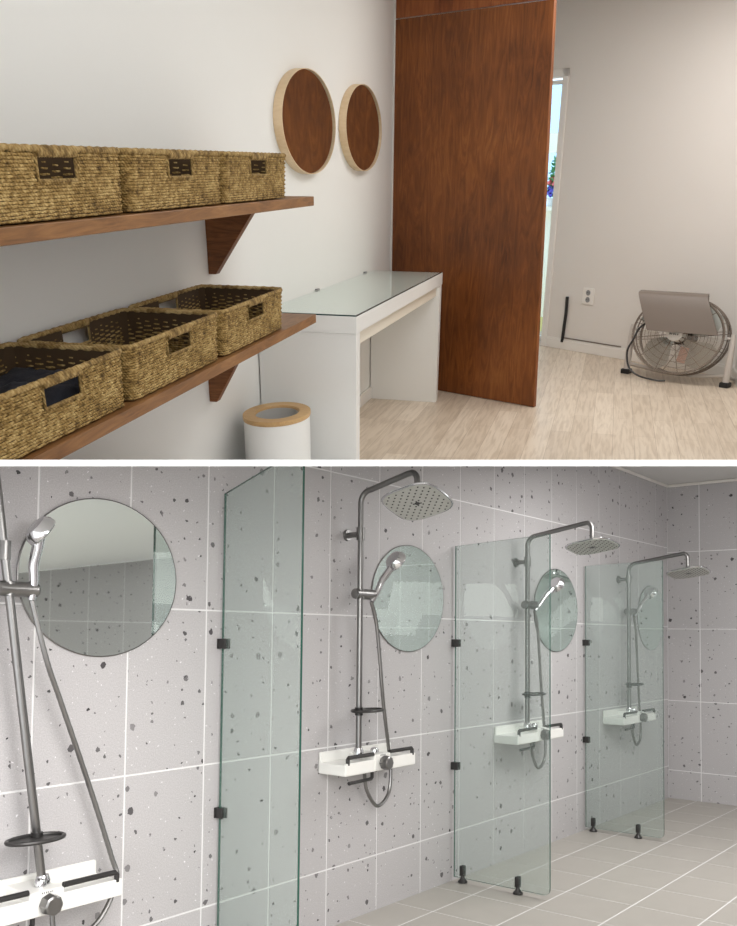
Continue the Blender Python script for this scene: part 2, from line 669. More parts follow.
b = MB()
vs_ = b.box((0, 0, .003), (PL, .03, 2.250), .002)
taper(vs_)
b.build('panel', MT['board'], pt)
b = MB()
for i, (x0, x1) in enumerate(((0, .36), (.362, .76), (.762, PL))):
    taper(b.box((x0, .0, 2.255), (x1, .03, 2.60), .002))
o = b.build('upper_panel', MT['board_top'], pt)
o['label'] = 'lighter brown plywood strip above the seam'
b = MB()
b.box((-.0105, -.002, .003), (-.001, .03, 2.60), .001)
o = b.build('edge_strip', MT['trim'], pt)
o['label'] = 'white strip along the wall side'

# ---- shelves
YS1 = 3.50
XF = -1.100


SLP = Matrix.Rotation(math.radians(1.15), 4, 'X')
SLU = Matrix.Rotation(math.radians(.8), 4, 'X')


def onshelf(y, ztop):          # things on a shelf follow its slight slope
    return T(0, YS1, ztop) @ (SLU if ztop > 1 else SLP) @ T(BX, y - YS1, .0006)


def make_shelf(name, label, ztop, brs, ynear, cut, slp, bh):
    Wm = T(WL, YS1, ztop) @ slp
    r = thing(name, label, 'shelf', Wm, 'brown wooden wall shelves')
    b = MB()
    b.box((.001, ynear - YS1, -.032), (XF - WL, 0, 0), .002)
    b.build('shelf_board', MT['shelf'], r, cut=('above', Wm) if cut else None)
    for y in brs:
        b = MB()
        yy = y - YS1
        d = .19
        h = bh
        poly = [(.001, yy, -.033), (d, yy, -.033), (d, yy, -.05), (.03, yy, -h), (.001, yy, -h)]
        b.prism(poly, (0, .036, 0))
        if cut and y < 2.2:
            continue
        b.build('bracket', MT['bracket'], r, smooth=False)
    return r


make_shelf('wall_shelf', 'upper brown wooden wall shelf, level with the bottoms of the round mirrors', 1.282, (1.66, 3.345), .6, False, SLU, .27)
make_shelf('wall_shelf', 'lower brown wooden wall shelf whose end overlaps the white table', 0.858, (1.66, 3.275), .6, True, SLP, .315)

# ---- woven baskets
BL, BD, BH = .556, .315, .138


def basket_meshes():
    """body of stacked woven strands with handle holes, wrapped rim, wrapped handles"""
    hx, hy, rc = BD / 2, BL / 2, .028
    # rounded rectangle perimeter, sampled by length, starting at the middle of the +X (front) side
    seg = []

    def arc(cx, cy, a0):
        return [(cx + rc * math.cos(a0 + t * PI / 2 / 6), cy + rc * math.sin(a0 + t * PI / 2 / 6)) for t in range(7)]
    corners = arc(hx - rc, hy - rc, 0) + arc(-hx + rc, hy - rc, PI / 2) + arc(-hx + rc, -hy + rc, PI) + arc(hx - rc, -hy + rc, 1.5 * PI)
    poly = [(hx, 0)] + corners + [(hx, 0)]
    cum = [0]
    for a, c in zip(poly, poly[1:]):
        cum.append(cum[-1] + math.dist(a, c))
    Ltot = cum[-1]

    def at(sv):
        sv %= Ltot
        for i in range(len(cum) - 1):
            if cum[i + 1] >= sv:
                t = (sv - cum[i]) / max(cum[i + 1] - cum[i], 1e-9)
                a, c = poly[i], poly[i + 1]
                d = Vector((c[0] - a[0], c[1] - a[1])).normalized()
                return Vector((a[0] + (c[0] - a[0]) * t, a[1] + (c[1] - a[1]) * t)), Vector((d.y, -d.x))
    rows = 20
    z0, z1 = .006, BH - .008
    pitch = (z1 - z0) / (rows - 1)
    nstk = 56
    stake = Ltot / nstk
    step = stake / 3
    N = nstk * 3
    hw = .073
    hz0, hz1 = BH - .062, BH - .018
    body = MB()

    def in_hole(p, z):
        return abs(p.y) < hw and hz0 < z < hz1 and abs(p.x) > hx - .01
    for r in range(rows):
        z = z0 + r * pitch
        pts = []
        runs = []
        for k in range(N + 1):
            sv = k * step
            p, nn = at(sv)
            if in_hole(p, z):
                if len(pts) > 2:
                    runs.append(pts)
                pts = []
                continue
            off = .0017 * math.sin(PI * sv / stake + PI * (r % 2))
            tz = .0006 * math.sin(sv * 210 + r)
            taper = -.006 * (1 - z / BH)
            q = p + nn * (off + taper)
            pts.append((q.x, q.y, z + tz))
        if len(pts) > 2:
            runs.append(pts)
        for rn in runs:
            body.tube(rn, pitch * .49, 6, flat=.85)
    # dark shell painted as shade between the strands, and the bottom
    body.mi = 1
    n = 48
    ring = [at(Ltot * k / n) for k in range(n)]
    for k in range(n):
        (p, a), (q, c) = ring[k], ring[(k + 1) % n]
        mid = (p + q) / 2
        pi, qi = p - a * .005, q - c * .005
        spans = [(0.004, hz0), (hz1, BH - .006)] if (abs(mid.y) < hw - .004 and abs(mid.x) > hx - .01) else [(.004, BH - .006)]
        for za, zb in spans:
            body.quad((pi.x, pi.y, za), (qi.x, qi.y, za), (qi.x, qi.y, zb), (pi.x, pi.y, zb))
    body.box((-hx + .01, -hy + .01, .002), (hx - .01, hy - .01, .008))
    rim = MB()
    pts = []
    for k in range(150):
        p, nn = at(Ltot * k / 150)
        w = .0012 * math.sin(k * 2.1)
        pts.append((p.x + nn.x * w, p.y + nn.y * w, BH - .004 + .0009 * math.cos(k * 2.1)))
    rim.tube(pts, .0068, 8, loop=True)
    handles = []
    for sx in (1, -1):
        h = MB()
        K = 34
        pts, rad = [], []
        for k in range(K + 1):
            y = -hw + 2 * hw * k / K
            pts.append((sx * (hx + .0005), y, BH - .010))
            rad.append(.0106 if k % 2 else .0092)
        h.tube(pts, rad, 10, flat=.75)
        # frame cord around the hole
        h.tube([(sx * (hx - .001), -hw, hz1), (sx * (hx - .001), -hw, hz0), (sx * (hx - .001), hw, hz0), (sx * (hx - .001), hw, hz1)], .0042, 6)
        handles.append(h)
    return body, rim, handles


def make_basket(label):
    r = thing('woven_basket', label, 'basket', I4, 'seagrass storage baskets')
    body, rim, hs = basket_meshes()
    body.build('basket_body', [MT['weave'], MT['inner']], r, smooth=True, angle=60)
    rim.build('rim', MT['weave_rim'], r, smooth=True, angle=60)
    for h in hs:
        h.build('handle', MT['weave_rim'], r, smooth=True, angle=70)
    return r


def copy_thing(o, M, label):
    c = o.copy()
    COL.objects.link(c)
    c.matrix_world = M
    c['label'] = label
    for ch in list(o.children):
        d = ch.copy()
        COL.objects.link(d)
        d.parent = c
    return c


BX = -1.114 - BD / 2
spots = [(1.808, 1.282, 'woven seagrass basket at the near, left end of the upper shelf'),
         (2.393, 1.282, 'middle woven seagrass basket on the upper shelf'),
         (2.968, 1.282, 'woven seagrass basket on the upper shelf, nearest the round mirrors'),
         (2.305, .858, 'middle empty seagrass basket on the lower shelf'),
         (2.888, .858, 'empty seagrass basket on the lower shelf, nearest the white table')]
proto = make_basket(spots[0][2])
proto.matrix_world = onshelf(spots[0][0], spots[0][1])
for y, z, lb in spots[1:]:
    copy_thing(proto, onshelf(y, z), lb)
# the sixth stands at the cut edge of the picture
r = thing('woven_basket', 'seagrass basket holding dark cloth at the near, left end of the lower shelf', 'basket', onshelf(1.722, .858), 'seagrass storage baskets')
body, rim, hs = basket_meshes()
cc = ('above', onshelf(1.722, .858))
body.build('basket_body', [MT['weave'], MT['inner']], r, smooth=True, angle=60, cut=cc)
rim.build('rim', MT['weave_rim'], r, smooth=True, angle=60, cut=cc)
for h in hs:
    h.build('handle', MT['weave_rim'], r, smooth=True, angle=70, cut=cc)
cl = thing('folded_clothes', 'dark navy cloth lying in the left basket of the lower shelf', 'clothes', onshelf(1.722, .858))
b = MB()
nx, ny = 26, 40
grid = []
for i in range(nx):
    row = []
    for j in range(ny):
        x, y = -BD / 2 + .022 + (BD - .044) * i / (nx - 1), -BL / 2 + .022 + (BL - .044) * j / (ny - 1)
        e = min(i, nx - 1 - i, j, ny - 1 - j)
        z = .085 + .028 * noise.noise(Vector((x * 13, y * 13, 3))) + .012 * abs(noise.noise(Vector((x * 40, y * 24, 1)))) - (.05 if e == 0 else .012 if e == 1 else 0)
        row.append(b.bm.verts.new((x, y, z)))
    grid.append(row)
for i in range(nx - 1):
    for j in range(ny - 1):
        b.bm.faces.new((grid[i][j], grid[i + 1][j], grid[i + 1][j + 1], grid[i][j + 1]))
b.box((-BD / 2 + .022, -BL / 2 + .022, .010), (BD / 2 - .022, BL / 2 - .022, .05), .004)
b.build('cloth', MT['navy'], cl, smooth=True, angle=80, cut=cc)
b = MB()
b.tube(smooth_path([(-.12, -.19, .105), (-.08, -.14, .122), (-.09, -.08, .116), (-.06, -.03, .118), (-.02, .02, .112)]), .0028, 6)
o = b.build('drawstring', MT['cord'], cl, smooth=True)
o['label'] = 'pale drawstring'

# ---- round mirrors with birch hoops
for yc, zc, a, c, lb in ((4.545, 1.582, .415, .2195, 'round birch-framed wall mirror above the shelf end, the larger-looking left one of two'),
                         (5.56, 1.604, .405, .219, 'round birch-framed wall mirror next to the brown partition')):
    r = thing('round_mirror', lb, 'mirror', T(WL, yc, zc), 'round wooden mirrors')
    b = MB()
    k = .013
    prof = [(1, .001), (1, .042), (1 - k, .042), (1 - k, .004)]
    b.lathe(prof, axis='X', seg=80, sx=a, sy=c, closed=True)
    b.build('hoop_frame', MT['hoop'], r, smooth=True)
    b = MB()
    b.lathe([(.0001, .034), (.986, .034), (.986, .012), (.0001, .012)], axis='X', seg=80, sx=a, sy=c)
    b.build('mirror_glass', MT['mirror'], r, smooth=True)

# ---- white table with a glass sheet
TY0, TY1, TX0, TX1, TZ = 3.83, 5.93, WL + .006, -1.022, .808
tb = thing('dressing_table', 'white panel-sided dressing table standing along the left wall', 'table', T(0, 0, 0))
b = MB()
b.box((TX0, TY0 - .004, TZ - .070), (TX1, TY1 + .004, TZ), .002)
b.build('tabletop', MT['white'], tb)
for y0, y1 in ((TY0, TY0 + .064), (TY1 - .064, TY1)):
    b = MB()
    b.box((TX0, y0, 0), (TX1 - .003, y1, TZ - .0705), .0015)
    b.build('side_panel', MT['white'], tb, cut=A_CUT)
b = MB()
b.box((TX1 - .045, TY0 + .0645, TZ - .135), (TX1 - .025, TY1 - .0645, TZ - .0705), .0015)
o = b.build('drawer_front', MT['cream'], tb)
o['label'] = 'cream rail under the tabletop'
b = MB()
b.box((TX0 + .03, TY0 + .0645, TZ - .12), (TX1 - .046, TY1 - .0645, TZ - .0705))
b.build('drawer_box', MT['white'], tb)
gs = thing('glass_sheet', 'clear glass sheet covering the top of the white table', 'glass sheet', T(0, 0, TZ + .0005))
b = MB()
b.box((TX0 + .004, TY0 + .006, 0), (TX1 - .006, TY1 - .004, .006), .001)
b.build('glass_plate', MT['tabletop_glass'], gs)
b = MB()
for (p0, p1) in (((TX0 + .004, TY0 + .0035, .0), (TX1 - .006, TY0 + .0055, .006)), ((TX1 - .0055, TY0 + .006, .0), (TX1 - .0035, TY1 - .004, .006))):
    b.box(p0, p1)
o = b.build('polished_edge', MT['glass_rim'], gs)
o['label'] = 'dark polished edge'
for y in (4.70, 5.70):
    b = MB()
    b.box((TX0 - .003, y - .02, .0065), (TX0 + .012, y + .02, .013), .002)
    b.build('clip', MT['grey_plastic'], gs)

# ---- white bin with a bamboo ring
BXC, BYC, BR, BZ = -1.295, 3.55, .132, .432
bn = thing('waste_bin', 'white round waste bin with a bamboo ring lid beside the table', 'waste bin', T(BXC, BYC, 0))
cb_ = ('above', T(BXC, BYC, 0))
b = MB()
b.lathe([(BR - .010, .004), (BR - .004, .012), (BR, .05), (BR, BZ - .004), (BR - .006, BZ - .004), (BR - .006, .03), (.0005, .03), (.0005, .004)], seg=56, sy=1.4, closed=True)
b.build('bin_body', MT['white'], bn, smooth=True, cut=cb_)
b = MB()
b.lathe([(BR + .002, BZ - .003), (BR + .004, BZ + .004), (BR + .003, BZ + .016), (.090, BZ + .016), (.086, BZ + .010), (.086, BZ - .003)], seg=56, sy=1.4, closed=True)
b.build('lid_ring', MT['ring'], bn, smooth=True)
b = MB()
b.lathe([(.0855, BZ + .006), (.0845, BZ - .16), (.0005, BZ - .19), (.0005, BZ - .186), (.0825, BZ - .156), (.0835, BZ + .006)], seg=48, sy=1.4, closed=True)
o = b.build('inner_bucket', MT['light_plastic'], bn, smooth=True)
o['label'] = 'grey inner bucket seen through the ring'

# ---- socket, cable on the back wall
BANG = math.atan2(BKD.y, BKD.x)


def bkM(s, z, out=0):
    p = bk(s, out, z)
    return T(p.x, p.y, p.z, BANG)     # local x along the wall, -y into the room


so = thing('wall_socket', 'white double power socket on the back wall above the baseboard', 'power socket', bkM(.418, .462))
b = MB()
b.box((-.058, -.010, -.066), (.058, 0, .066), .004)
b.build('face_plate', MT['trim'], so)
for z in (.028, -.028):
    b = MB()
    b.lathe([(.022, -.0105), (.0225, -.0125), (.019, -.0125), (.018, -.0115), (.0005, -.0115), (.0005, -.0105)], c=(0, 0, z), axis='Y', seg=24, closed=True)
    b.mi = 1
    for x in (-.008, .008):
        b.cyl((x, -.0116, z), (x, -.013, z), .0035, seg=10)
    b.build('outlet', [MT['grey_plastic'], MT['black']], so, smooth=True)
b = MB()
b.tube(smooth_path([(0, -.012, .19), (.004, -.014, .06), (-.004, -.013, -.06), (-.012, -.012, -.19)]), .0135, 8)
tag(b.build('black_cable', MT['black'], None, bkM(.205, .25), smooth=True), 'short black cable hanging down the back wall beside the door frame', 'cable')
b = MB()
M = bkM(.70, .094)
b.tube([(-.52, -.010, .004), (-.2, -.0102, .0035), (.10, -.010, .004)], .0042, 8)
tag(b.build('baseboard_cable', MT['fanwire'], None, M, smooth=True), 'thin brown cable lying along the top of the back baseboard', 'cable')

# ---- floor fan under a taupe mat
FM = T(.55, 7.088, 0, -math.radians(26.6)) @ Matrix.Diagonal((1.24, 1, 1, 1))
fan = thing('floor_fan', 'large wire-guard floor fan standing in the back right corner', 'fan', FM)
FR, FC = .272, Vector((0, 0, .318))
TILT = math.radians(-12)                       # faces slightly upwards
RF = Matrix.Translation(FC) @ Matrix.Rotation(TILT, 4, 'X')   # local: disc in XZ, front = -Y


def fp(r, a, y):
    return RF @ Vector((r * math.cos(a), y, r * math.sin(a)))


b = MB()
for y, rr, th in ((-.07, FR, .0062), (.07, FR, .0062), (0, FR + .004, .0045)):
    b.tube([fp(rr, 2 * PI * k / 64, y) for k in range(64)], th, 7, loop=True)
for k in range(30):                                                  # side bars
    a = 2 * PI * k / 30
    b.tube([fp(FR, a, -.07), fp(FR + .005, a, 0), fp(FR, a, .07)], .0022, 5)
b.build('guard_hoop', MT['fanwire'], fan, smooth=True)
for nm, sg in (('front_guard', -1), ('rear_guard', 1)):
    b = MB()
    for j, rr in enumerate((.07, .11, .15, .19, .23, .265)):
        y = sg * (.07 + .045 * (1 - (rr / FR) ** 2))
        b.tube([fp(rr, 2 * PI * k / 48, y) for k in range(48)], .0016, 5, loop=True)
    for k in range(12):
        a = 2 * PI * k / 12 + .2
        b.tube([fp(FR * t, a, sg * (.07 + .045 * (1 - t * t))) for t in (.16, .4, .6, .8, 1)], .003, 5)
    b.build(nm, MT['fanwire'], fan, smooth=True)
b = MB()
for k in range(4):                                                   # four wide pitched blades in one rotor
    a0 = 2 * PI * k / 4 + math.radians(-52 if True else 0)
    rows = []
    for i in range(9):
        t = i / 8
        rr = .05 + .215 * t
        wd = math.radians(24 + 10 * math.sin(PI * t)) * (1 - .25 * max(0, t - .8) * 5)
        rows.append([(rr, a0 + wd * (u - .5) * 2 + t * .25, .035 * (u - .5) * -2) for u in [j / 6 for j in range(7)]])
    for th in (0, .003):
        pass
    front = [[b.bm.verts.new(fp(r_, a_, y_ - .0015)) for r_, a_, y_ in rw] for rw in rows]
    back_ = [[b.bm.verts.new(fp(r_, a_, y_ + .0015)) for r_, a_, y_ in rw] for rw in rows]
    for i in range(8):
        for j in range(6):
            b.bm.faces.new((front[i][j], front[i][j + 1], front[i + 1][j + 1], front[i + 1][j]))
            b.bm.faces.new((back_[i][j], back_[i + 1][j], back_[i + 1][j + 1], back_[i][j + 1]))
    for i in range(8):
        for j in (0, 6):
            b.bm.faces.new((front[i][j], front[i + 1][j], back_[i + 1][j], back_[i][j]))
    for j in range(6):
        for i in (0, 8):
            b.bm.faces.new((front[i][j], front[i][j + 1], back_[i][j + 1], back_[i][j]))
b.build('blade_rotor', MT['fanblade'], fan, smooth=True, angle=40)
b = MB()
b.tube([fp(0, 0, -.132), fp(0, 0, -.128), fp(0, 0, -.112), fp(0, 0, -.03)], [.03, .047, .05, .05], 24)
hub = b.build('hub_cap', MT['white'], fan, smooth=True, angle=50)
hub['label'] = 'white hub badge'
b = MB()
for k, w in enumerate((.008, .005, .008, .006, .007)):
    x = -.026 + k * .0115
    b.box((x, -.134, -.006), (x + w, -.1318, .006), M=RF)
b.build('lettering', MT['text'], hub)
b = MB()
b.tube([fp(0, 0, .02), fp(0, 0, .16)], [.065, .055], 24)
b.build('motor', MT['dark'], fan, smooth=True)
for sx in (-1, 1):
    b = MB()
    ax = sx * (FR + .036)
    b.tube([(ax, -.012, .030), (ax, -.008, .16), (ax * .995, .0, .335), (ax * .99, .0, .365)], [.020, .021, .016, .012], 14)
    b.cyl((ax * .995, 0, .335), (sx * FR, 0, .335), .009)
    lg = b.build('leg', MT['fanleg'], fan, smooth=True)
    b = MB()
    b.box((ax - .027, -.045, 0), (ax + .027, .022, .036), .006)
    b.build('rubber_foot', MT['black'], lg)
b = MB()
b.tube([(-FR - .025, 0, .075), (-.1, .03, .040), (.1, .03, .040), (FR + .025, 0, .075)], .014, 10)
b.tube([(-FR - .028, .01, .07), (-FR - .028, .2, .020)], .012, 8)
b.tube([(FR + .028, .01, .07), (FR + .028, .2, .020)], .012, 8)
b.build('base_bar', MT['fanleg'], fan, smooth=True)
b = MB()
b.tube(smooth_path([fp(FR * .62, math.radians(150), -.125), fp(FR * .80, math.radians(175), -.12), fp(FR * .92, math.radians(196), -.125),
                    (-.265, -.15, .19), (-.24, -.16, .08), (-.17, -.17, .028), (-.06, -.17, .012), (-.01, -.14, .012)]), .0062, 8)
o = b.build('power_cord', MT['dark'], fan, smooth=True)
o['label'] = 'black power cord looping down the front'
b = MB()
b.box((.005, -.006, -.055), (.058, -.003, .055), .001, M=RF @ Matrix.Translation((.02, -.04, -.13)) @ Matrix.Rotation(.1, 4, 'Y'))
o = b.build('sticker', MT['fanpink'], fan)
o['label'] = 'pinkish sticker on the blade'
# plastic film wrapped round the lower half of the guard
b = MB()
rows = []
for i in range(9):
    v = i / 8
    row = []
    for j in range(41):
        a = math.radians(178 + 184 * j / 40)
        rr = FR * (1.025 - .72 * v) + .010 * noise.noise(Vector((math.cos(a) * 5, math.sin(a) * 5, v * 6)))
        y = -.072 - .052 * (1 - (min(rr, FR) / FR) ** 2) - .012 - .010 * noise.noise(Vector((math.cos(a) * 9, math.sin(a) * 9, v * 9 + 4)))
        row.append(b.bm.verts.new(fp(rr, a, y)))
    rows.append(row)
for i in range(8):
    for j in range(40):
        b.bm.faces.new((rows[i][j], rows[i][j + 1], rows[i + 1][j + 1], rows[i + 1][j]))
o = b.build('plastic_wrap', MT['bag'], fan, smooth=True)
o['label'] = 'clear crumpled plastic film over the guard'

mt = thing('draped_mat', 'taupe vinyl mat folded over the top of the floor fan', 'mat', T(.55, 7.088, 0, -math.radians(15)) @ Matrix.Diagonal((1.24, 1, 1, 1)))
b = MB()
sec = [(-.200, .368), (-.184, .43), (-.150, .53), (-.118, .592), (-.098, .610), (-.07, .616), (.005, .619), (.022, .612), (.032, .594), (.036, .55)]
sec = [Vector((0, y, z)) for y, z in sec]
sec = smooth_path(sec, 5)
x0, x1 = -.268, .118
outer = [(p.y, p.z) for p in sec]
n_ = len(outer)
inner = []
for i in range(n_):
    p, q = Vector(outer[max(i - 1, 0)]), Vector(outer[min(i + 1, n_ - 1)])
    d = (q - p).normalized()
    inner.append((outer[i][0] + d.y * .012, outer[i][1] - d.x * .012))
prof = outer + inner[::-1]


def skew(x, y, z):       # it lies askew: the hanging front is shifted to the right
    return x + (.115 if x < 0 else .125) * (1 - (z - .34) / .3) * (1 if y < 0 else .2)


b.ring_loft([[(skew(x, y, z), y, z) for y, z in prof] for x in (x0, x0 + .004, x1 - .004, x1)])
b.build('mat_sheet', MT['mat'], mt, smooth=True, angle=40)

# ================================================================== SLAB BETWEEN THE ROOMS
_d = (CR @ Vector((0, -SLOPE, 1))).normalized()
_r = CR.col[0].normalized()
SM = Matrix.Translation(CAM) @ Matrix((_r, -UPV, _d)).transposed().to_4x4()          # local: x right, y down, z forward
b = MB()
b.box((-5.5, -.0034, 1.0), (5.5, .0034, 10.5))
b.box((-5.5, -.0034, -1.2), (-.60, .0034, 1.0))  # unseen side wings added to keep bright sky out of the screen reflections
b.box((.60, -.0034, -1.2), (5.5, .0034, 1.0))
struct(b.build('trim_1', MT['slab'], None, SM))

# ================================================================== SHOWER ROOM
B_CUT = ('below', M2)
YE, XO, CZ = 6.95, 1.25, 2.462
ROWS = [-.30, .278, .790, 1.352, 1.968, 2.60]


def tiled(b, org, du, nrm, u_edges, z_edges, g=.0062, zlo=0, zhi=9):
    """tiles standing 1.5 mm proud of a grout plane"""
    org, du, nrm = Vector(org), Vector(du), Vector(nrm)

    def P(u, z, o):
        return org + du * u + nrm * o + Vector((0, 0, z))
    b.mi = 1
    b.quad(P(u_edges[0], zlo, 0), P(u_edges[-1], zlo, 0), P(u_edges[-1], min(zhi, z_edges[-1]), 0), P(u_edges[0], min(zhi, z_edges[-1]), 0))
    b.mi = 0
    for ua, ub in zip(u_edges, u_edges[1:]):
        for za, zb in zip(z_edges, z_edges[1:]):
            za2, zb2 = max(za + g / 2, zlo), min(zb - g / 2, zhi)
            if zb2 <= za2:
                continue
            a0, a1 = ua + g / 2, ub - g / 2
            q0 = [P(a0, za2, 0.0002), P(a1, za2, 0.0002), P(a1, zb2, 0.0002), P(a0, zb2, 0.0002)]
            q1 = [P(a0 + .001, za2 + .001, .0016), P(a1 - .001, za2 + .001, .0016), P(a1 - .001, zb2 - .001, .0016), P(a0 + .001, zb2 - .001, .0016)]
            b.ring_loft([q0, q1], cap0=False)


b = MB()
tiled(b, (WS, 0, 0), (0, 1, 0), (1, 0, 0), [-.88 + .345 * k for k in range(0, 23)] + [YE], ROWS, zhi=CZ)
struct(b.build('wall_shower', [MT['terrazzo'], MT['grout']], None, M2, cut=B_CUT))
b = MB()
tiled(b, (WS, YE, 0), (1, 0, 0), (0, -1, 0), [0] + [.25 + .335 * k for k in range(11)], [-.30, .25, .783, 1.335, 1.93, 2.60], zhi=CZ)
struct(b.build('wall_end', [MT['terrazzo'], MT['grout']], None, M2, cut=B_CUT))
b = MB()
tiled(b, (XO, 0, 0), (0, 1, 0), (-1, 0, 0), [-.88 + .345 * k for k in range(0, 23)], ROWS, zhi=CZ)
struct(b.build('wall_opposite', [MT['terrazzo'], MT['grout']], None, M2, cut=B_CUT))
b = MB()
b.mi = 1
b.quad((WS, -.8, FZ - .0012), (XO, -.8, FZ - .0012), (XO, YE, FZ - .0012), (WS, YE, FZ - .0012))
b.mi = 0
xs = [WS, -2.295, -1.975, -1.64] + [-1.64 + .33 * k for k in range(1, 10)]
ys = [3.40 + .336 * k for k in range(-12, 11)] + [YE]
for xa, xb in zip(xs, xs[1:]):
    for ya, yb in zip(ys, ys[1:]):
        g = .0036
        b.box((xa + g, ya + g, FZ - .006), (xb - g, yb - g, FZ))
struct(b.build('floor', [MT['ftile'], MT['grout']], None, M2, cut=B_CUT))
b = MB()
b.box((WS, -.8, CZ), (XO, YE, CZ + .02))
struct(b.build('ceiling', MT['ceil'], None, M2, cut=B_CUT))
b = MB()
b.box((WS + .002, 3.6, CZ - .022), (WS + .016, YE - .002, CZ - .001), .004)
b.box((WS + .016, YE - .016, CZ - .022), (XO - .01, YE - .002, CZ - .001), .004)
struct(b.build('trim_2', MT['trim'], None, M2, cut=B_CUT))

# ---- glass screens
SX = WS + .015


def make_screen(label, y, SW, zw, zf):
    r = thing('glass_screen', label, 'shower screen', M2 @ T(SX, y, FZ), 'glass shower screens')
    z0, th = .022, .0055
    rc = .03
    prof = [(0, z0), (SW - rc, z0)] + [(SW - rc + rc * math.sin(t * PI / 12), z0 + rc - rc * math.cos(t * PI / 12)) for t in range(1, 6)] + [(SW, z0 + rc), (SW, zf), (0, zw)]
    b = MB()
    fs = b.ring_loft([[(x, -th, z) for x, z in prof], [(x, th, z) for x, z in prof]])
    for f in b.bm.faces:
        f.normal_update()
        if abs(f.normal.y) < .5:
            f.material_index = 1
    b.build('pane', [MT['pane'], MT['edge']], r, cut=('below', M2 @ T(SX, y, FZ)))
    for z in (1.195, .575):
        b = MB()
        b.box((-.013, -.014, z - .019), (.026, -th - .0004, z + .019), .002)
        b.box((-.013, th + .0004, z - .019), (.026, .014, z + .019), .002)
        b.box((-.0135, -.018, z - .019), (-.008, .018, z + .019), .001)
        b.build('clamp', MT['dark'], r)
    for x in (.05, SW * .68):
        b = MB()
        b.lathe([(.024, .002), (.024, .008), (.011, .022), (.009, .034), (.013, .040)], c=(x, 0, 0), seg=18)
        b.box((x - .012, -.013, .038), (x + .012, -th - .0004, .085), .004)
        b.box((x - .012, th + .0004, .038), (x + .012, .013, .085), .004)
        b.box((x - .012, -.013, .034), (x + .012, .013, .044), .003)
        b.build('floor_foot', MT['dark'], r, smooth=True)
    return r


make_screen('nearest glass shower screen, between the cropped left shower and the next', 2.295, .395, 1.755, 1.885)
make_screen('middle glass shower screen, second from the left', 3.885, .53, 1.69, 1.72)
make_screen('farthest glass shower screen, nearest the end wall', 5.43, .505, 1.69, 1.705)

# ---- frameless wall mirrors
for yc, zc, rr, el, lb in ((1.772, 1.447, .305, .85, 'large frameless round mirror behind the left cropped shower'),
                           (3.493, 1.443, .295, .865, 'frameless round mirror beside the second shower from the left'),
                           (5.040, 1.428, .294, .865, 'frameless round mirror behind the middle glass screen'),
                           (6.590, 1.413, .260, .93, 'frameless round mirror at the last shower, nearest the end wall')):
    r = thing('shower_mirror', lb, 'mirror', M2 @ T(WS + .002, yc, zc), 'round shower mirrors')
    b = MB()
    b.lathe([(.0005, .0055), (rr - .004, .0055), (rr - .004, .001), (.0005, .001)], axis='X', seg=72, sy=el)
    b.build('mirror_glass', MT['mirror_green'], r, smooth=True)
    b = MB()
    b.lathe([(rr - .004, .001), (rr, .001), (rr, .0045), (rr - .0035, .0057)], axis='X', seg=72, sy=el, closed=True)
    b.build('polished_edge', MT['chrome_dull'], r, smooth=True)


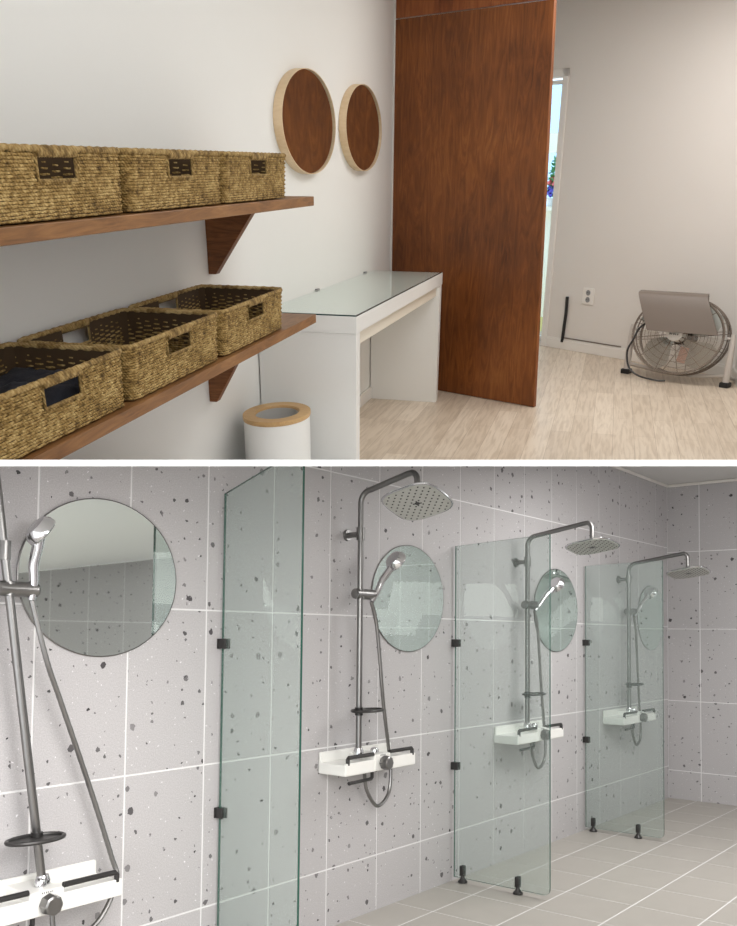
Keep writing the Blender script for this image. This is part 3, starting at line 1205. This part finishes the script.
# ---- shower sets (local: x out of the wall, y along it to the right, z up)
def make_shower(label, yc, seat_z, soap_z, slide_z, brk_z, top_z, tip, hose, yo=.03, hl=.25, face=(.3, 1, -.4), lean=0., soap_dy=.022, swing=0., tilt=(14, -14), ex=.385):
    r = thing('shower_set', label, 'shower', M2 @ T(WS + .0018, yc, 0), 'wall shower sets')
    rx = .078
    bend = []
    for k in range(7):
        a = PI / 2 * k / 6
        bend.append((rx + .055 - .055 * math.cos(a), 0, top_z - .108 + .055 * math.sin(a)))
    pts = [(rx, 0, seat_z + .03), (rx, 0, soap_z), (rx, 0, slide_z), (rx, 0, brk_z)] + bend
    ez = top_z
    pts += [(ex - .05, 0, ez - .005)] + [(ex - .035 + .035 * math.sin(PI / 2 * k / 5), 0, ez - .035 + .035 * math.cos(PI / 2 * k / 5)) for k in range(1, 6)] + [(ex, 0, ez - .105)]
    pts = [Matrix.Translation((rx, 0, 0)) @ Matrix.Rotation(swing, 4, 'Z') @ Matrix.Translation((-rx, 0, 0)) @ Vector(p) for p in pts]
    pts = [p + Vector((0, -lean * (p.z - seat_z), 0)) for p in pts]

    def ry(z):
        return -lean * (z - seat_z)
    b = MB()
    b.tube(pts, .013, 14)
    b.build('riser_pipe', MT['chrome_dull'], r, smooth=True)
    # rain head
    hz = ez - .105
    b = MB()

    def sq(rad, z):
        out = []
        for k in range(48):
            a = 2 * PI * k / 48
            c, s_ = math.cos(a), math.sin(a)
            m_ = (abs(c) ** 3.6 + abs(s_) ** 3.6) ** (-1 / 3.6)
            out.append((ex + rad * c * m_, rad * s_ * m_, z))
        return out
    HM = Matrix.Translation(pts[-1]) @ Matrix.Rotation(swing, 4, 'Z') @ Matrix.Rotation(math.radians(tilt[0]), 4, 'X') @ Matrix.Rotation(math.radians(tilt[1]), 4, 'Y') @ Matrix.Translation((-ex, 0, -ez + .085))
    b.ring_loft([sq(.128, hz - .010), sq(.130, hz - .006), sq(.126, hz - .001), sq(.05, hz + .004), sq(.020, hz + .012)])
    b.lathe([(.016, hz + .010), (.022, hz + .016), (.022, hz + .028), (.015, hz + .034)], c=(ex, 0, 0), seg=18)
    for v in b.bm.verts:
        v.co = HM @ v.co
    hd = b.build('rain_head', MT['chrome'], r, smooth=True, angle=30)
    b = MB()
    b.ring_loft([sq(.121, hz - .0125), sq(.122, hz - .0102)])
    b.mi = 1
    for i in range(-6, 7):
        for j in range(-6, 7):
            x, y = i * .0175, j * .0175
            if (i + j) % 2 == 0 and (abs(x) ** 3.6 + abs(y) ** 3.6) ** (1 / 3.6) < .114 and (i, j) != (0, 0):
                b.cyl((ex + x, y, hz - .0126), (ex + x, y, hz - .0145), .0042, .003, 6)
    b.cyl((ex, 0, hz - .0126), (ex, 0, hz - .0142), .011, .010, 12)
    for k in range(4):
        a = PI / 2 * k + .3
        b.box((-.003, .006, -.0016), (.003, .019, .0), M=Matrix.Translation((ex, 0, hz - .0126)) @ Matrix.Rotation(a, 4, 'Z'))
    for v in b.bm.verts:
        v.co = HM @ v.co
    b.build('nozzle_plate', [MT['nozzle_face'], MT['dark']], hd, smooth=True, angle=30)
    # bracket to the wall
    b = MB()
    by = ry(brk_z)
    b.cyl((0, by, brk_z), (.012, by, brk_z), .026, .024)
    b.cyl((.012, by, brk_z), (rx, by, brk_z), .012)
    b.cyl((rx, by, brk_z - .026), (rx, by, brk_z + .03), .0185)
    b.build('wall_bracket', MT['chrome_dull'], r, smooth=True)
    # slider
    b = MB()
    sy_ = ry(slide_z)
    b.cyl((rx, sy_, slide_z - .02), (rx, sy_, slide_z + .02), .019)
    b.tube([(rx, sy_ - .036, slide_z), (rx, sy_ - .034, slide_z), (rx, sy_ + .05, slide_z), (rx + .006, sy_ + .085, slide_z), (rx + .006, sy_ + .088, slide_z)], [.016, .0225, .0235, .024, .020], 16)
    b.build('slider', MT['chrome_dull'], r, smooth=True)
    # hand shower
    h0 = Vector((rx + .008, .070 + ry(slide_z), slide_z - .03))
    h1 = h0 + Vector(tip)
    ax = (h1 - h0).normalized()
    side = Vector(face).normalized()
    b = MB()
    mid = h0.lerp(h1, .55) + side * -.006
    b.tube(smooth_path([h0, h0.lerp(h1, .3), mid, h0.lerp(h1, .85), h1]), [.0125 + .006 * (k / 32) for k in range(33)], 14)
    hs = b.build('hand_shower', MT['chrome'], r, smooth=True)
    b = MB()
    hc = h1 + ax * .022
    fd = (side - ax * .25).normalized()
    b.tube([hc - fd * .022, hc - fd * .018, hc - fd * .002, hc + fd * .014, hc + fd * .018], [.022, .038, .049, .050, .046], 28)
    b.build('spray_head', MT['chrome'], hs, smooth=True, angle=40)
    b = MB()
    b.tube([hc + fd * .0182, hc + fd * .020], [.042, .041], 28)
    b.build('spray_face', MT['nozzle_face'], hs, smooth=True)
    # hose
    b = MB()
    hp = smooth_path([h0 + ax * -.002] + [Vector(p) for p in hose], 14)
    b.tube(hp, [.0078 + (.0007 if k % 2 else 0) for k in range(len(hp))], 10)
    b.build('hose', MT['hose'], r, smooth=True)
    # soap dish
    b = MB()
    ring = [(rx + .03 + .05 * math.cos(2 * PI * k / 36), soap_dy + .088 * math.sin(2 * PI * k / 36), soap_z) for k in range(36)]
    b.tube(ring, .0065, 8, loop=True)
    b.ring_loft([[(rx + .03 + .049 * math.cos(2 * PI * k / 36), soap_dy + .087 * math.sin(2 * PI * k / 36), soap_z - .006 + dz) for k in range(36)] for dz in (0, .005)])
    b.cyl((rx, ry(soap_z), soap_z - .022), (rx, ry(soap_z), soap_z + .012), .0175)
    b.build('soap_dish', MT['dark'], r, smooth=True, angle=40)
    # mixer shelf
    dp = .150
    z0, z1 = seat_z - .065, seat_z - .018
    b = MB()
    b.box((0, yo - hl, z0), (dp, yo + hl, z1), .006)
    b.box((0, yo - hl + .001, z1 - .008), (.014, yo + hl - .001, seat_z + .024), .006)
    b.box((dp - .012, yo - hl + .002, z1 - .006), (dp, yo + hl - .002, z1 + .006), .003)
    ms = b.build('mixer_shelf', MT['white'], r)
    b = MB()
    b.box((.012, yo - .055, z0 + .002), (dp + .004, yo + .055, seat_z + .008), .006)
    vb = b.build('valve_block', MT['white'], ms)
    for y0, y1 in ((-hl + .02, -.057), (.057, hl - .02)):
        b = MB()
        yo0, yo1 = yo + y0, yo + y1
        zt = seat_z + .010
        out_, in_ = (yo0, yo1) if y0 < 0 else (yo1, yo0)
        b.tube([(dp - .006, out_, z1 - .002), (dp - .006, out_, zt - .006), (dp - .006, out_ + (.006 if y0 < 0 else -.006), zt), (dp - .006, in_, zt)], .0085, 10)
        b.build('grab_bar', MT['dark'], ms, smooth=True)
    b = MB()
    kc = Vector((dp + .004, yo, seat_z - .030))
    b.tube([kc, kc + Vector((.006, 0, 0)), kc + Vector((.034, 0, 0)), kc + Vector((.038, 0, 0))], [.027, .031, .029, .024], 8)
    b.build('knob', MT['chrome_dull'], ms, smooth=True, angle=30)
    b = MB()
    for k, w in enumerate((.004, .003, .004, .003, .004, .003)):
        b.box((dp + .0035, yo - .020 + k * .0068, seat_z + .0005), (dp + .0046, yo - .020 + k * .0068 + w, seat_z + .005))
    b.build('lettering', MT['text'], vb)
    b = MB()
    b.lathe([(.018, seat_z + .006), (.018, seat_z + .020), (.014, seat_z + .027), (.004, seat_z + .030)], c=(.098, yo + .01, 0), seg=20)
    b.lathe([(.022, seat_z + .0), (.022, seat_z + .02), (.017, seat_z + .034)], c=(rx, 0, 0), seg=20)
    b.build('diverter', MT['chrome'], ms, smooth=True, angle=40)
    b = MB()
    zz = z0 - .03
    b.tube([(.11, yo - .02, z0 + .004), (.11, yo - .02, zz), (.112, yo - .03, zz - .006), (.12, yo - .19, zz - .006)], .0075, 8)
    b.cyl((.08, yo + .03, z0 + .004), (.08, yo + .03, z0 - .014), .016)
    b.build('spout', MT['dark'], ms, smooth=True)
    return r


def std_hose(sz, bz):
    return [(.082, .115, bz - .14), (.070, .180, .98), (.055, .240, sz + .03), (.055, .262, sz - .09), (.062, .236, sz - .195), (.07, .145, sz - .235), (.08, .06, sz - .16), (.082, .035, sz - .075)]


make_shower('shower set cropped by the left edge, hanging lower than the other three', 1.535, .515, .665, 1.392, 1.50, 1.90, (.02, .004, .185),
            [(.085, -.010, 1.18), (.075, .045, 1.06), (.060, .170, .775), (.070, .245, .56), (.085, .258, .48), (.09, .195, .375), (.09, .10, .335), (.088, .04, .37), (.082, .03, .44)],
            -.030, .264, (.25, 1, -.5), .155, -.045, -math.radians(100))
for yc, tz, bz, lb, tip, yo, hl, tl, ex in ((3.025, 1.945, 1.702, 'shower set in the clear bay between the first two glass screens', (.05, .085, .165), .075, .247, (-18, -14), .375),
                                        (4.530, 1.885, 1.686, 'shower set seen through the middle glass screen', (.05, .14, .14), .035, .272, (-8, -9), .465),
                                        (5.985, 1.830, 1.668, 'farthest shower set, next to the end wall', (.05, .15, .155), .02, .285, (-8, -9), .485)):
    sz = .752
    make_shower(lb, yc, sz, .945, 1.444, bz, tz, tip, std_hose(sz, 1.444), yo, hl, tilt=tl, ex=ex)

# ================================================================== LIGHT
W = bpy.data.worlds.new('World')
S.world = W
W.use_nodes = True
bg = W.node_tree.nodes['Background']
bg.inputs['Color'].default_value = (.97, .985, 1.0, 1)
bg.inputs['Strength'].default_value = 3.3


def area(name, loc, target, sx, sy, watts, col=(1, 1, 1)):
    d = bpy.data.lights.new(name, 'AREA')
    d.shape = 'RECTANGLE'
    d.size, d.size_y, d.energy, d.color = sx, sy, watts, col
    o = bpy.data.objects.new(name, d)
    COL.objects.link(o)
    o.matrix_world = Matrix.Translation(loc) @ (Vector(target) - Vector(loc)).to_track_quat('-Z', 'Y').to_matrix().to_4x4()
    return o


# unseen lights added under the dressing room ceiling to brighten it
area('unseen_light', (.25, 3.2, H1 - .02), (.25, 3.2, 0), 1.1, 2.2, 20, (.97, .99, 1))
area('unseen_light', (.15, 6.0, H1 - .02), (.15, 6.0, 0), 1.2, 1.6, 40, (1, .975, .95))
# unseen shower room lights under the slab; last two added to brighten the opposite wall
for x, y, w in ((1.6, 1.3, 40), (1.35, 4.55, 39), (2.9, 1.1, 34), (3.0, 5.9, 16)):
    q = M2 @ Vector((WS + x, y, 1.27))
    up = (M2.to_3x3() @ Vector((0, 0, 1))).normalized()
    q = q + up * (((CAM - q).dot(UPV) - .012) / up.dot(UPV))
    area('unseen_light', q, q - UPV, 1.2, 1.2, w, (1, .99, .97))

# ================================================================== CAMERA
cd = bpy.data.cameras.new('Camera')
co = bpy.data.objects.new('Camera', cd)
COL.objects.link(co)
R3 = Matrix((CR.col[0], -CR.col[1], -CR.col[2])).transposed()
co.matrix_world = Matrix.Translation(CAM) @ R3.to_4x4()
cd.sensor_fit = 'VERTICAL'
cd.sensor_height = 24
cd.lens = 900 / 926 * 24
cd.clip_start = .02
cd.shift_x = .5 / 926
cd.shift_y = (590 - 463) / 926
S.camera = co

vs = S.view_settings
vs.view_transform = 'Standard'
vs.look = 'None'
vs.gamma = 1
vs.use_curve_mapping = False
vs.exposure = 0
S.cycles.use_denoising = True
S.cycles.caustics_reflective = False
S.cycles.caustics_refractive = False
S.cycles.max_bounces = 12
S.cycles.transparent_max_bounces = 16
